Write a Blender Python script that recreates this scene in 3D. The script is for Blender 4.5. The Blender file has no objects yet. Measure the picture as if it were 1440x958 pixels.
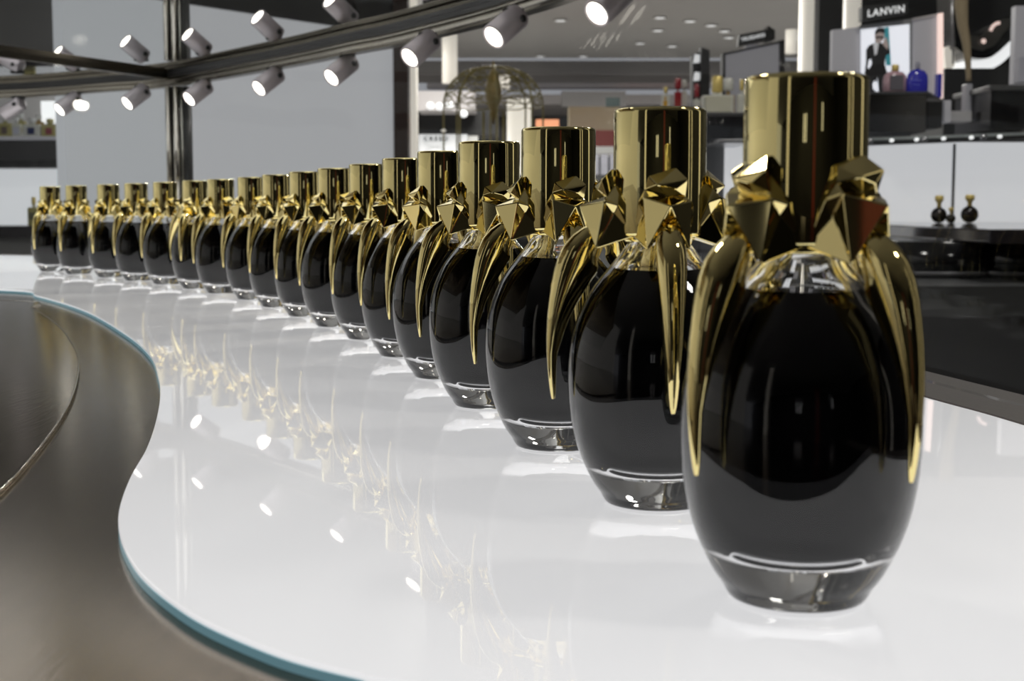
import bpy, bmesh, math, random
from math import sin, cos, pi, radians, atan2, hypot
from mathutils import Vector, Matrix
random.seed(7)
C = bpy.context.scene.collection
S = bpy.context.scene
# ------------------------------------------------------------------ camera model
F = 1950.0; PITCH = radians(5.488); P = 1.05; E = P + 0.1059
def ray(px, py):
    u = (px-720)/F; v = (479-py)/F
    return Vector((u, cos(PITCH)+v*sin(PITCH), -sin(PITCH)+v*cos(PITCH)))
def at(px, py, Y):
    r = ray(px, py); t = Y/r.y
    return Vector((r.x*t, Y, E+r.z*t))
def onz(px, py, z):
    r = ray(px, py); t = (z-E)/r.z
    return Vector((r.x*t, r.y*t, z))
# ------------------------------------------------------------------ materials
def mat(name, col, rough=.5, metal=0, emit=None, es=0, trans=0, ior=1.5, coat=0, var=0, vscale=30, bump=0, bscale=200, stretch=None, spec=.5):
    m = bpy.data.materials.new(name); m.use_nodes = True
    n = m.node_tree.nodes; l = m.node_tree.links; b = n['Principled BSDF']
    b.inputs['Base Color'].default_value = (*col, 1)
    b.inputs['Roughness'].default_value = rough
    b.inputs['Metallic'].default_value = metal
    b.inputs['IOR'].default_value = ior
    b.inputs['Specular IOR Level'].default_value = spec
    b.inputs['Transmission Weight'].default_value = trans
    b.inputs['Coat Weight'].default_value = coat
    b.inputs['Coat Roughness'].default_value = .012; b.inputs['Coat IOR'].default_value = 1.42
    if emit: 
        b.inputs['Emission Color'].default_value = (*emit, 1); b.inputs['Emission Strength'].default_value = es
    if var or bump:
        tc = n.new('ShaderNodeTexCoord'); mp = n.new('ShaderNodeMapping'); l.new(tc.outputs['Object'], mp.inputs[0])
        if stretch: mp.inputs['Scale'].default_value = stretch
    if var:
        t = n.new('ShaderNodeTexNoise'); t.inputs['Scale'].default_value = vscale; t.inputs['Detail'].default_value = 5
        l.new(mp.outputs[0], t.inputs['Vector'])
        mx = n.new('ShaderNodeMix'); mx.data_type = 'RGBA'
        mx.inputs[6].default_value = (*[c*(1-var) for c in col], 1); mx.inputs[7].default_value = (*[min(1, c*(1+var)) for c in col], 1)
        l.new(t.outputs[0], mx.inputs[0]); l.new(mx.outputs[2], b.inputs['Base Color'])
    if bump:
        t = n.new('ShaderNodeTexNoise'); t.inputs['Scale'].default_value = bscale
        l.new(mp.outputs[0], t.inputs['Vector'])
        bp = n.new('ShaderNodeBump'); bp.inputs['Strength'].default_value = bump; bp.inputs['Distance'].default_value = .001
        l.new(t.outputs[0], bp.inputs['Height']); l.new(bp.outputs[0], b.inputs['Normal'])
    return m
def thin_glass(name, tint=(.93, .95, .95), boost=1.0):
    m = bpy.data.materials.new(name); m.use_nodes = True
    n = m.node_tree.nodes; l = m.node_tree.links; n.clear()
    o = n.new('ShaderNodeOutputMaterial'); t = n.new('ShaderNodeBsdfTransparent'); t.inputs[0].default_value = (*tint, 1)
    g = n.new('ShaderNodeBsdfGlossy'); g.inputs['Roughness'].default_value = 0.0
    ge = n.new('ShaderNodeNewGeometry'); dt = n.new('ShaderNodeVectorMath'); dt.operation = 'DOT_PRODUCT'
    l.new(ge.outputs['Normal'], dt.inputs[0]); l.new(ge.outputs['Incoming'], dt.inputs[1])
    def mth(op, a, b=None, cl=False):
        q = n.new('ShaderNodeMath'); q.operation = op; q.use_clamp = cl
        for i, x in enumerate((a, b)):
            if x is None: continue
            if isinstance(x, (int, float)): q.inputs[i].default_value = x
            else: l.new(x, q.inputs[i])
        return q.outputs[0]
    c_ = mth('ABSOLUTE', dt.outputs['Value']); iv = mth('SUBTRACT', 1.0, c_, True); p5 = mth('POWER', iv, 5.0)
    mm = mth('ADD', mth('MULTIPLY', p5, .96*boost), .04*boost, True)
    mx = n.new('ShaderNodeMixShader'); l.new(mm, mx.inputs[0]); l.new(t.outputs[0], mx.inputs[1]); l.new(g.outputs[0], mx.inputs[2])
    l.new(mx.outputs[0], o.inputs[0])
    return m
GOLD = mat('polished_gold', (.95, .80, .36), .035, 1)
GOLDCAP = mat('mirror_gold', (.95, .82, .38), .03, 1)
def liquid_mat():
    # dyed liquid against glass (1.5 -> 1.33): little reflection face on, total reflection beyond about 62 degrees
    m = bpy.data.materials.new('black_liquid'); m.use_nodes = True
    n = m.node_tree.nodes; l = m.node_tree.links; n.clear()
    o = n.new('ShaderNodeOutputMaterial'); d = n.new('ShaderNodeBsdfDiffuse'); d.inputs[0].default_value = (.0025, .0025, .003, 1)
    g = n.new('ShaderNodeBsdfGlossy'); g.inputs['Roughness'].default_value = 0.0; g.inputs['Color'].default_value = (.96, .96, .97, 1)
    ge = n.new('ShaderNodeNewGeometry'); dt = n.new('ShaderNodeVectorMath'); dt.operation = 'DOT_PRODUCT'
    l.new(ge.outputs['Normal'], dt.inputs[0]); l.new(ge.outputs['Incoming'], dt.inputs[1])
    def mth(op, a, b, cl=False):
        q = n.new('ShaderNodeMath'); q.operation = op; q.use_clamp = cl
        for i, x in enumerate((a, b)):
            if isinstance(x, (int, float)): q.inputs[i].default_value = x
            else: l.new(x, q.inputs[i])
        return q.outputs[0]
    c_ = mth('ABSOLUTE', dt.outputs['Value'], 0.0)
    x = mth('DIVIDE', mth('SUBTRACT', .60, c_), .14, True)
    fac = mth('ADD', mth('POWER', x, 5.0), .006, True)
    mx = n.new('ShaderNodeMixShader'); l.new(fac, mx.inputs[0]); l.new(d.outputs[0], mx.inputs[1]); l.new(g.outputs[0], mx.inputs[2]); l.new(mx.outputs[0], o.inputs[0])
    return m
BLACKL = liquid_mat()
GLASS = mat('clear_glass', (1, 1, 1), 0, 0, trans=1, ior=1.5)
PLATE = mat('backlit_acrylic', (.80, .80, .81), .5, 0, emit=(1, 1, 1.015), es=.78, ior=1.5, spec=0, coat=1)
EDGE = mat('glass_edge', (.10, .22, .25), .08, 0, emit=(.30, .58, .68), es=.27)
BRONZE = mat('brushed_bronze', (.215, .168, .118), .17, 1, var=.12, vscale=60, bump=.06, bscale=260, stretch=(3, .25, 1))
BRONZE2 = mat('brushed_bronze_tier', (.34, .27, .18), .13, 1, var=.12, vscale=40, bump=.08, bscale=160, stretch=(3, .3, 1))
STRIP = mat('matt_bronze_frame', (.10, .082, .074), .6, .2, var=.25, vscale=500)
CHROME = mat('dull_chrome', (.52, .50, .45), .12, 1)
RAIL = mat('bronze_rail', (.22, .20, .165), .2, 1)
SEAL = mat('black_seal', (.008, .008, .008), .4)
MIRROR = mat('tinted_mirror', (.80, .81, .81), .012, 1, bump=.02, bscale=3)
PANE = thin_glass('case_glass', (.97, .98, .98), .22)
GREYMET = mat('grey_lamp_body', (.46, .42, .44), .35, .4)
DARKMET = mat('dark_lamp_bracket', (.03, .03, .03), .4, .5)
LENS = mat('lamp_lens', (1, 1, 1), .3, emit=(1, .94, .80), es=5)
FROST = mat('frosted_panel', (.40, .41, .43), .22, emit=(.95, .96, 1), es=.31, var=.03, vscale=2)  # glow put into the panel in place of light falling on it
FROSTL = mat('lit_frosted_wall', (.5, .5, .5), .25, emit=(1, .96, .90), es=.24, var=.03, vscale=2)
WOOD = mat('dark_wood', (.035, .016, .012), .25, var=.35, vscale=8, stretch=(6, 6, .6))
CEIL = mat('shop_ceiling', (.46, .455, .45), .8, var=.06, vscale=1.2)
LOUVRE = mat('louvre_grey', (.30, .29, .29), .6)
PALE = mat('pale_soffit', (.55, .52, .52), .7)
TAN = mat('tan_wall', (.45, .38, .26), .7, var=.15, vscale=2)
FLOOR = mat('shop_floor', (.30, .29, .28), .3, var=.15, vscale=3)
BLACK = mat('gloss_black', (.008, .008, .009), .12, var=.2, vscale=20)
MBLACK = mat('matt_black', (.012, .012, .013), .5, var=.2, vscale=20)
DGREY = mat('dark_grey', (.06, .06, .062), .4, var=.15, vscale=9)
WHITELIT = mat('backlit_white', (.8, .8, .82), .35, emit=(.97, .97, 1), es=.52)
SIGNLIT = mat('bright_lightbox', (.9, .9, .9), .4, emit=(1, 1, 1), es=.85)
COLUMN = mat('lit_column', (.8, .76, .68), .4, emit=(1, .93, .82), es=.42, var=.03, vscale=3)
PINKLIT = mat('pink_light_strip', (.9, .7, .65), .4, emit=(1, .74, .66), es=.75)
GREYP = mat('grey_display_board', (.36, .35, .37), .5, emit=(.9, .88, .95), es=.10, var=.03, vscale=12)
RED = mat('dark_red', (.25, .03, .02), .4, emit=(1, .08, .04), es=.012)
ORANGE = mat('warm_lamp_glow', (.9, .3, .15), .4, emit=(1, .45, .22), es=.6)
WHITE = mat('white_paint', (.8, .8, .78), .5)
BRASSW = mat('old_gold_wire', (.30, .25, .085), .5, .35)
STEEL = mat('steel', (.5, .5, .52), .25, 1)
def flat(name, c, r=.5, **k): return mat(name, c, r, **k)
# ------------------------------------------------------------------ mesh builder
class MB:
    def __init__(s): s.v = []; s.f = []; s.sm = []
    def add(s, vs, fs, smooth=False):
        o = len(s.v); s.v += [tuple(v) for v in vs]; s.f += [tuple(o+i for i in f) for f in fs]; s.sm += [smooth]*len(fs); return s
    def box(s, a, b, rz=0, c=None):
        x0, y0, z0 = [min(a[i], b[i]) for i in range(3)]; x1, y1, z1 = [max(a[i], b[i]) for i in range(3)]
        vs = [Vector(p) for p in ((x0,y0,z0),(x1,y0,z0),(x1,y1,z0),(x0,y1,z0),(x0,y0,z1),(x1,y0,z1),(x1,y1,z1),(x0,y1,z1))]
        if rz:
            c = Vector(c) if c else Vector(((x0+x1)/2, (y0+y1)/2, 0)); R = Matrix.Rotation(rz, 3, 'Z')
            vs = [R @ (v-c) + c for v in vs]
        return s.add(vs, [(0,3,2,1),(4,5,6,7),(0,1,5,4),(1,2,6,5),(2,3,7,6),(3,0,4,7)])
    def prism(s, poly, z0, z1):
        n = len(poly)
        vs = [(p[0], p[1], z0) for p in poly] + [(p[0], p[1], z1) for p in poly]
        a = sum(poly[i][0]*poly[(i+1)%n][1]-poly[(i+1)%n][0]*poly[i][1] for i in range(n))
        fs = [tuple(range(n-1, -1, -1)), tuple(range(n, 2*n))] + [(i, (i+1)%n, n+(i+1)%n, n+i) for i in range(n)]
        if a < 0: fs = [tuple(reversed(f)) for f in fs]
        return s.add(vs, fs)
    def slab(s, pts, depth):          # a vertical polygon given by world points, thickened backwards along +Y
        n = len(pts); vs = [tuple(p) for p in pts] + [(p[0], p[1]+depth, p[2]) for p in pts]
        return s.add(vs, [tuple(range(n)), tuple(range(2*n-1, n-1, -1))] + [(i, n+i, n+(i+1)%n, (i+1)%n) for i in range(n)])
    def lathe(s, prof, n=48, c=(0,0,0), axis=None, smooth=True, sx=1, sy=1):
        M = Matrix.Identity(3)
        if axis is not None: M = Vector((0,0,1)).rotation_difference(Vector(axis).normalized()).to_matrix()
        c = Vector(c); vs = []; fs = []
        for r, z in prof:
            for k in range(n):
                a = 2*pi*k/n; vs.append(M @ Vector((r*cos(a)*sx, r*sin(a)*sy, z)) + c)
        m = len(prof)
        for i in range(m-1):
            for k in range(n): fs.append((i*n+k, i*n+(k+1)%n, (i+1)*n+(k+1)%n, (i+1)*n+k))
        fs.append(tuple(range(n-1, -1, -1))); fs.append(tuple((m-1)*n+k for k in range(n)))
        return s.add(vs, fs, smooth)
    def tube(s, pts, r, n=10, smooth=True):
        pts = [Vector(p) for p in pts]; vs = []; fs = []
        rr = r if isinstance(r, (list, tuple)) else [r]*len(pts)
        up = None
        for i, p in enumerate(pts):
            t = (pts[min(i+1, len(pts)-1)]-pts[max(i-1, 0)]).normalized()
            if up is None: up = t.orthogonal().normalized()
            up = (up - t*up.dot(t)).normalized(); w = t.cross(up)
            for k in range(n):
                a = 2*pi*k/n; vs.append(p + (up*cos(a)+w*sin(a))*rr[i])
        m = len(pts)
        for i in range(m-1):
            for k in range(n): fs.append((i*n+k, i*n+(k+1)%n, (i+1)*n+(k+1)%n, (i+1)*n+k))
        fs.append(tuple(range(n-1, -1, -1))); fs.append(tuple((m-1)*n+k for k in range(n)))
        return s.add(vs, fs, smooth)
    def sweep(s, path, prof):         # profile (outward offset, height) along a level path of (x, y, z)
        m = len(prof); vs = []; fs = []
        for i, p in enumerate(path):
            a = Vector(path[max(i-1, 0)]); b = Vector(path[min(i+1, len(path)-1)]); t = (b-a); t.z = 0; t.normalize()
            nrm = Vector((t.y, -t.x, 0))
            for o, h in prof: vs.append(Vector(p)+nrm*o+Vector((0, 0, h)))
        for i in range(len(path)-1):
            for k in range(m): fs.append((i*m+k, (i+1)*m+k, (i+1)*m+(k+1)%m, i*m+(k+1)%m))
        fs.append(tuple(range(m))); fs.append(tuple((len(path)-1)*m+k for k in range(m-1, -1, -1)))
        return s.add(vs, fs)
    def build(s, name, m, parent=None, loc=None, bevel=0, seg=2, base=False, auto=None):
        vs = s.v
        if loc is None:
            if parent is None:
                xs = [v[0] for v in vs]; ys = [v[1] for v in vs]; zs = [v[2] for v in vs]
                loc = ((min(xs)+max(xs))/2, (min(ys)+max(ys))/2, min(zs))
            else: loc = (0, 0, 0)
        off = Vector(loc)
        if parent is not None and loc == (0, 0, 0): off = Vector(parent.get('_o', (0, 0, 0)))
        me = bpy.data.meshes.new(name)
        me.from_pydata([tuple(Vector(v)-off) for v in vs], [], s.f)
        for i, p in enumerate(me.polygons): p.use_smooth = s.sm[i]
        bm = bmesh.new(); bm.from_mesh(me); bmesh.ops.recalc_face_normals(bm, faces=bm.faces)
        bm.to_mesh(me); bm.free(); me.update()
        me.materials.append(m)
        o = bpy.data.objects.new(name, me); C.objects.link(o)
        if parent is not None: o.parent = parent
        else: o.location = off
        if bevel:
            b = o.modifiers.new('edge', 'BEVEL'); b.width = bevel; b.segments = seg; b.limit_method = 'ANGLE'; b.angle_limit = radians(25)
        return o
def tag(o, label, cat, group=None):
    o['label'] = label; o['category'] = cat
    if group: o['group'] = group
    return o
def struct(o): o['kind'] = 'structure'; return o
def thing(name, label, cat, loc, group=None):
    o = bpy.data.objects.new(name, None); C.objects.link(o); o.empty_display_size = .02
    o.location = loc; o['_o'] = tuple(loc); return tag(o, label, cat, group)
def catmull(pts, k=8, closed=False):
    pts = [Vector((*p, 0)[:3]) for p in pts]; out = []
    n = len(pts)
    for i in range(n-1):
        p0 = pts[max(i-1, 0)]; p1 = pts[i]; p2 = pts[i+1]; p3 = pts[min(i+2, n-1)]
        for j in range(k):
            t = j/k
            out.append(.5*((2*p1)+(p2-p0)*t+(2*p0-5*p1+4*p2-p3)*t*t+(-p0+3*p1-3*p2+p3)*t**3))
    out.append(pts[-1]); return out
def offset(path, d):                  # to the right of travel
    out = []
    for i, p in enumerate(path):
        t = path[min(i+1, len(path)-1)]-path[max(i-1, 0)]; t = Vector((t.x, t.y, 0)).normalized()
        out.append(Vector((p.x+t.y*d, p.y-t.x*d, p.z)))
    return out
def lettering(text, m, parent, origin, size, rz=0, tilt=0, ext=.0006, bold=0, space=1, shear=0, sx=1):
    cu = bpy.data.curves.new('lettering', 'FONT'); cu.body = text; cu.size = size; cu.extrude = ext; cu.offset = bold
    cu.align_x = 'CENTER'; cu.align_y = 'CENTER'; cu.space_character = space; cu.shear = shear
    cu.materials.append(m)
    tmp = bpy.data.objects.new('tmp', cu); C.objects.link(tmp); dg = bpy.context.evaluated_depsgraph_get()
    me = bpy.data.meshes.new_from_object(tmp.evaluated_get(dg)); bpy.data.objects.remove(tmp)
    o = bpy.data.objects.new('lettering', me); C.objects.link(o)
    o.rotation_euler = (radians(90), tilt, rz); o.scale = (sx, 1, 1)
    o.parent = parent; o.location = Vector(origin)-Vector(parent.get('_o', parent.location)); return o
# ------------------------------------------------------------------ the glass case
CZ = at(240, 105, 2.85).z
arcpix = [(0, 123), (156, 112), (240, 105), (400, 75), (500, 53), (567, 39), (712, 0)]
A = [onz(x, y, CZ) for x, y in arcpix]
arc = [(-2.3, 3.35), (-1.7, 3.28)] + [(p.x, p.y) for p in A] + [(.095, 1.58), (.178, 1.25), (.235, .95), (.268, .77), (.285, .68), (.315, .45), (.332, .2), (.34, -.05)]
ARC = catmull(arc, 10)
ARCin = offset(ARC, .036)             # plate edge, inside the glass
# S curve edge of the lit plate
spix = [(0,407),(53,416),(118,436),(175,468),(210,498),(222,529),(225,556),(219,592),(206,630),(184,669),(168,713),(168,750),(184,788),(208,817),(250,850),(292,875),(358,904),(417,925),(500,946),(560,958)]
SP = [onz(x, y, P) for x, y in spix]
sc_ = [(-2.3, 2.16), (-1.6, 2.05), (-1.05, 1.92)] + [(p.x, p.y) for p in SP] + [(.03, .285), (.16, .24), (.26, .22)]
SC = catmull(sc_, 8)
plate_poly = [(p.x, p.y) for p in SC] + [(p.x, p.y) for p in reversed([q for q in ARCin if q.y > .2 or q.x < 0]) ]
T = .0042
case = thing('display_counter', 'bronze-topped display counter with curved glowing white plate under the bottle row', 'counter', (-.9, 1.5, 0))
body_poly = [(p.x, p.y) for p in offset(ARC, -.012)] + [(.3, -.12), (-2.3, -.12)]
MB().prism(body_poly, P-T-.05, P-T).build('metal_deck', BRONZE, case)
MB().prism([(p.x, p.y) for p in offset(ARC, .03)]+[(.27, -.1), (-2.27, -.1)], .0, P-T-.05).build('counter_base', MBLACK, case)
pl = MB().prism(plate_poly, P-.0015, P).build('light_panel', PLATE, case, bevel=.0004)
inner = offset(SC, -.0)
def grow(poly, d):
    n = len(poly); a = sum(poly[i][0]*poly[(i+1)%n][1]-poly[(i+1)%n][0]*poly[i][1] for i in range(n)); sg = 1 if a > 0 else -1; out = []
    for i in range(n):
        t = Vector((*poly[(i+1)%n], 0))-Vector((*poly[i-1], 0))
        if t.length < 1e-9: out.append(poly[i]); continue
        t.normalize(); out.append((poly[i][0]+sg*t.y*d, poly[i][1]-sg*t.x*d))
    return out
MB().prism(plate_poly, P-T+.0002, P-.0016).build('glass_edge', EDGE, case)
# bronze frame strip between plate and glass
m = MB(); m.sweep([Vector((p.x, p.y, P)) for p in ARC], [(.0358, -T), (.0358, .0008), (-.020, .0008), (-.020, -T)]); m.build('bronze_frame', STRIP, case)
# raised inner tier with a bright lip
tpix = [(0,422),(44,434),(79,456),(101,484),(110,510),(105,545),(88,582),(57,625),(26,661),(0,687)]
TP = [onz(x, y, P-.0018) for x, y in tpix]
tc_ = [(-1.7, 1.75), (-1.1, 1.70)] + [(p.x, p.y) for p in TP] + [(onz(x, y, P-.0018).x, onz(x, y, P-.0018).y) for x, y in ((-40, 722), (-130, 800), (-260, 900))]
TC = catmull(tc_, 8)
tp = [(p.x, p.y) for p in TC] + [(-1.7, TC[-1].y)]
MB().prism(tp, P-T, P-.0018).build('raised_tier', BRONZE2, case, bevel=.0005)
m = MB(); m.tube([(p.x, p.y, P-.0020) for p in offset(TC, -.0003)], .0006, 8); m.build('tier_lip', CHROME, case)

# mirror ceiling of the case and its rail, post, partition
case2 = thing('glass_canopy', 'mirrored canopy with ribbed metal rail carried over the bottle row', 'canopy', (-.9, 1.5, CZ))
cp = [(p.x, p.y) for p in ARC if p.y > 1.3 or p.x < 0] + [(.165, 1.25), (-.10, .62), (-.55, .30), (-2.3, .30)]
MB().prism(cp, CZ, CZ+.012).build('mirror_ceiling', MIRROR, case2)
railpath = [Vector((p.x, p.y, CZ)) for p in ARC if p.y > .6 or p.x < 0]
prof = [(.004,-.0005),(.0045,-.004),(.011,-.006),(.012,-.011),(.006,-.012),(.006,-.014),(.013,-.016),(.014,-.021),(.008,-.0225),(.008,-.0245),(-.012,-.0245),(-.012,-.0005)]
MB().sweep(railpath, prof).build('ribbed_rail', RAIL, case2)
MB().sweep([p+Vector((0,0,0)) for p in railpath], [(.0, -.0065), (.0145, -.0065), (.0145, -.0002), (.0, -.0002)]).build('black_seal', SEAL, case2)
corner = Vector((A[2].x, A[2].y, CZ))
pe = onz(0, 72, CZ); pdir = (pe-corner).normalized()
part_path = [corner-pdir*.0, corner+pdir*.35, pe, pe+pdir*.35]
MB().sweep([Vector(p) for p in part_path], [(a*.5, b*.42) for a, b in prof]).build('partition_rail', RAIL, case2)
MB().sweep([Vector(p) for p in part_path], [(-.002, -.006), (.009, -.006), (.009, -.0002), (-.002, -.0002)]).build('black_seal', SEAL, case2)
g = MB(); q0 = corner+pdir*.02; q1 = pe+pdir*.35
g.sweep([q0, q1], [(-.003, -(CZ-P)), (.003, -(CZ-P)), (.003, -.014), (-.003, -.014)])
o = g.build('glass_partition', PANE); tag(o, 'clear glass partition between the corner post and the left side of the case', 'glass panel')
# curved outer glass
gp = [Vector((p.x, p.y, P)) for p in offset(ARC, .004) if p.y > .6 or p.x < 0]
o = MB().sweep(gp, [(-.003, .001), (.003, .001), (.003, CZ-P-.025), (-.003, CZ-P-.025)]).build('curved_glass_wall', PANE)
tag(o, 'long curved clear glass wall behind the bottle row', 'glass panel')
# post
po = thing('corner_post', 'slim chrome corner post with black core between two glass walls', 'post', (corner.x, corner.y, P+.001))
pc = Vector((at(254, 300, 2.83).x, 2.83, 0))
for dx, r, mm_, nm in ((-.0185, .0055, CHROME, 'chrome_tube'), (-.002, .0075, CHROME, 'chrome_tube'), (.019, .006, SEAL, 'black_tube')):
    MB().lathe([(r, P+.001), (r, CZ-.026)], 20, (pc.x+dx, pc.y-.008, 0)).build(nm, mm_, po)
MB().box((pc.x-.024, pc.y, P+.001), (pc.x+.025, pc.y+.012, CZ-.026)).build('black_core', SEAL, po, bevel=.001)
MB().lathe([(.0022, P+.001), (.0022, CZ-.026)], 12, (pc.x+.010, pc.y-.012, 0)).build('chrome_tube', CHROME, po)

# ------------------------------------------------------------------ track spotlights
def spot(px, py, label, i):
    HZ = CZ-.062
    f = onz(px, py, HZ)
    place_spot(f, label)
AIM = Vector((-.62, -.58, -.60)).normalized()
def place_spot(f, label, aim=AIM, lamp=True, dark=False):
    L = .054; R = .0165
    back = f-aim*L
    pv = f-aim*(L*.78)
    o = thing('track_spotlight', label, 'spotlight', (pv.x, pv.y, CZ-.024), 'spotlights under the mirrored canopy')
    bz = CZ-.0245
    MB().box((pv.x-.013, pv.y-.009, bz-.006), (pv.x+.013, pv.y+.009, bz)).build('mount_plate', DARKMET, o, bevel=.001)
    m = MB(); m.tube([(pv.x, pv.y, bz-.004), (pv.x, pv.y, pv.z)], .0045, 10); m.build('bracket', DARKMET, o)
    side = aim.cross(Vector((0,0,1))).normalized()
    m = MB(); m.tube([pv-side*.0185, pv+side*.0185], .0045, 12); m.build('hinge_knob', DARKMET, o)
    prof = [(.006, 0), (.012, 0), (R-.001, .002), (R, .004), (R, L-.002), (R-.0015, L), (R-.003, L-.001), (R-.0035, L-.004)]
    m = MB(); m.lathe([(max(r, .0005), z) for r, z in prof], 32, back, aim); m.build('lamp_housing', GREYMET, o)
    m = MB(); m.lathe([(.0125, -.004), (.0130, -.002), (.0125, -.0012)], 28, f, aim); m.build('lamp_lens', LENS if not dark else GREYMET, o)
    if lamp:
        ld = bpy.data.lights.new('lamp_beam', 'SPOT'); ld.energy = 3.2; ld.spot_size = radians(118); ld.spot_blend = 1.0; ld.shadow_soft_size = .011; ld.color = (1, .93, .80)
        lo = bpy.data.objects.new('lamp_beam', ld); C.objects.link(lo); lo.parent = o
        lo.location = (f+aim*.002)-Vector(o['_o']); lo.rotation_euler = aim.to_track_quat('-Z', 'Y').to_euler()
ordw = ['third spotlight to the left of the corner post', 'second spotlight to the left of the corner post', 'first spotlight to the left of the corner post', 'spotlight just right of the corner post',
        'second spotlight right of the corner post', 'third spotlight right of the corner post', 'spotlight hanging in front of the dark wood post top', 'spotlight above the gold filigree dome', 'last spotlight at the right end of the rail']
for i, (x, y) in enumerate([(6, 160), (83, 155), (178, 146), (265, 140), (363, 125), (465, 110), (575, 82), (693, 53), (838, 20)]):
    a = AIM if i > 0 else Vector((-.85, .25, -.45)).normalized()
    place_spot(onz(x, y, CZ-.062), 'small grey cylinder lamp, the '+ordw[i] if not ordw[i].startswith('spotlight') else 'grey cylinder '+ordw[i], a, lamp=True, dark=(i == 0))

# ------------------------------------------------------------------ perfume bottles
out_prof = [(.0, 0), (.0165, 0), (.0182, .0004), (.0192, .0016), (.0205, .0040), (.0228, .0072), (.0253, .0120), (.0277, .0175), (.0297, .0240), (.0312, .0320), (.03195, .0400), (.0321, .0470), (.0316, .0550), (.0303, .0620), (.0282, .0680), (.0253, .0740), (.0222, .0787), (.0188, .0830), (.0152, .0875), (.0122, .0915), (.0105, .0940), (.0100, .0955), (.0, .0955)]
liq_prof = [(.0, .0128), (.006, .0129), (.0110, .0135), (.0155, .0149), (.0192, .0173), (.0222, .0208), (.0250, .0260), (.0270, .0312), (.0284, .0360), (.0290, .0440), (.0288, .0520), (.0277, .0600), (.0257, .0665), (.0230, .0722), (.0198, .0772), (.0171, .0808), (.0155, .0826), (.0150, .0829), (.0, .0829)]
air_prof = [(.0, .0832), (.0149, .0832), (.0128, .0858), (.0100, .0890), (.0084, .0915), (.0078, .0940), (.0, .0940)]
def smooth_prof(pr, k=4):
    pts = catmull([(a, b) for a, b in pr[1:-1]], k)
    return [(1e-5, pr[0][1])] + [(max(p.x, 1e-5), p.y) for p in pts] + [(1e-5, pr[-1][1])]
def lathe_closed(pr, n, flip=False):
    vs = [(0, 0, pr[0][1])]; fs = []
    rings = pr[1:-1]
    for r, z in rings:
        for k in range(n): a = 2*pi*k/n; vs.append((r*cos(a), r*sin(a), z))
    vs.append((0, 0, pr[-1][1])); top = len(vs)-1
    for k in range(n): fs.append((0, 1+(k+1)%n, 1+k))
    for i in range(len(rings)-1):
        for k in range(n):
            a = 1+i*n+k; b = 1+i*n+(k+1)%n; fs.append((a, b, b+n, a+n))
    b0 = 1+(len(rings)-1)*n
    for k in range(n): fs.append((b0+k, b0+(k+1)%n, top))
    if flip: fs = [tuple(reversed(f)) for f in fs]
    return vs, fs
def raw(name, parts, m, smooth=True):
    v = []; f = []
    for vs, fs in parts:
        o = len(v); v += vs; f += [tuple(o+i for i in q) for q in fs]
    me = bpy.data.meshes.new(name); me.from_pydata(v, [], f); me.materials.append(m)
    for p in me.polygons: p.use_smooth = smooth
    me.update(); return me
N = 72
def autosmooth(me, ang=35):
    bm = bmesh.new(); bm.from_mesh(me)
    for e in bm.edges:
        if len(e.link_faces) == 2: e.smooth = e.calc_face_angle() < radians(ang)
    bm.to_mesh(me); bm.free()
glass_me = raw('glass_body', [lathe_closed(smooth_prof(out_prof), N), lathe_closed(smooth_prof(air_prof, 3), N, True)], GLASS); autosmooth(glass_me, 40)
liq_me = raw('black_liquid', [lathe_closed(smooth_prof(liq_prof), N)], BLACKL); autosmooth(liq_me, 40)
cap_prof = [(0, .0955), (.0152, .0955), (.0160, .0960), (.0163, .0970), (.0163, .1200), (.0163, .1385), (.0161, .1394), (.0156, .1399), (.0150, .1400), (.0147, .1396), (0, .1396)]
cap_me = raw('cap', [lathe_closed(cap_prof, 96)], GOLDCAP); autosmooth(cap_me, 50)
col_prof = [(0, .0935), (.0112, .0935), (.0124, .0938), (.0128, .0945), (.0128, .0958), (0, .0960)]
col_me = raw('neck_collar', [lathe_closed(col_prof, 48)], GOLD); autosmooth(col_me, 40)
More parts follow.
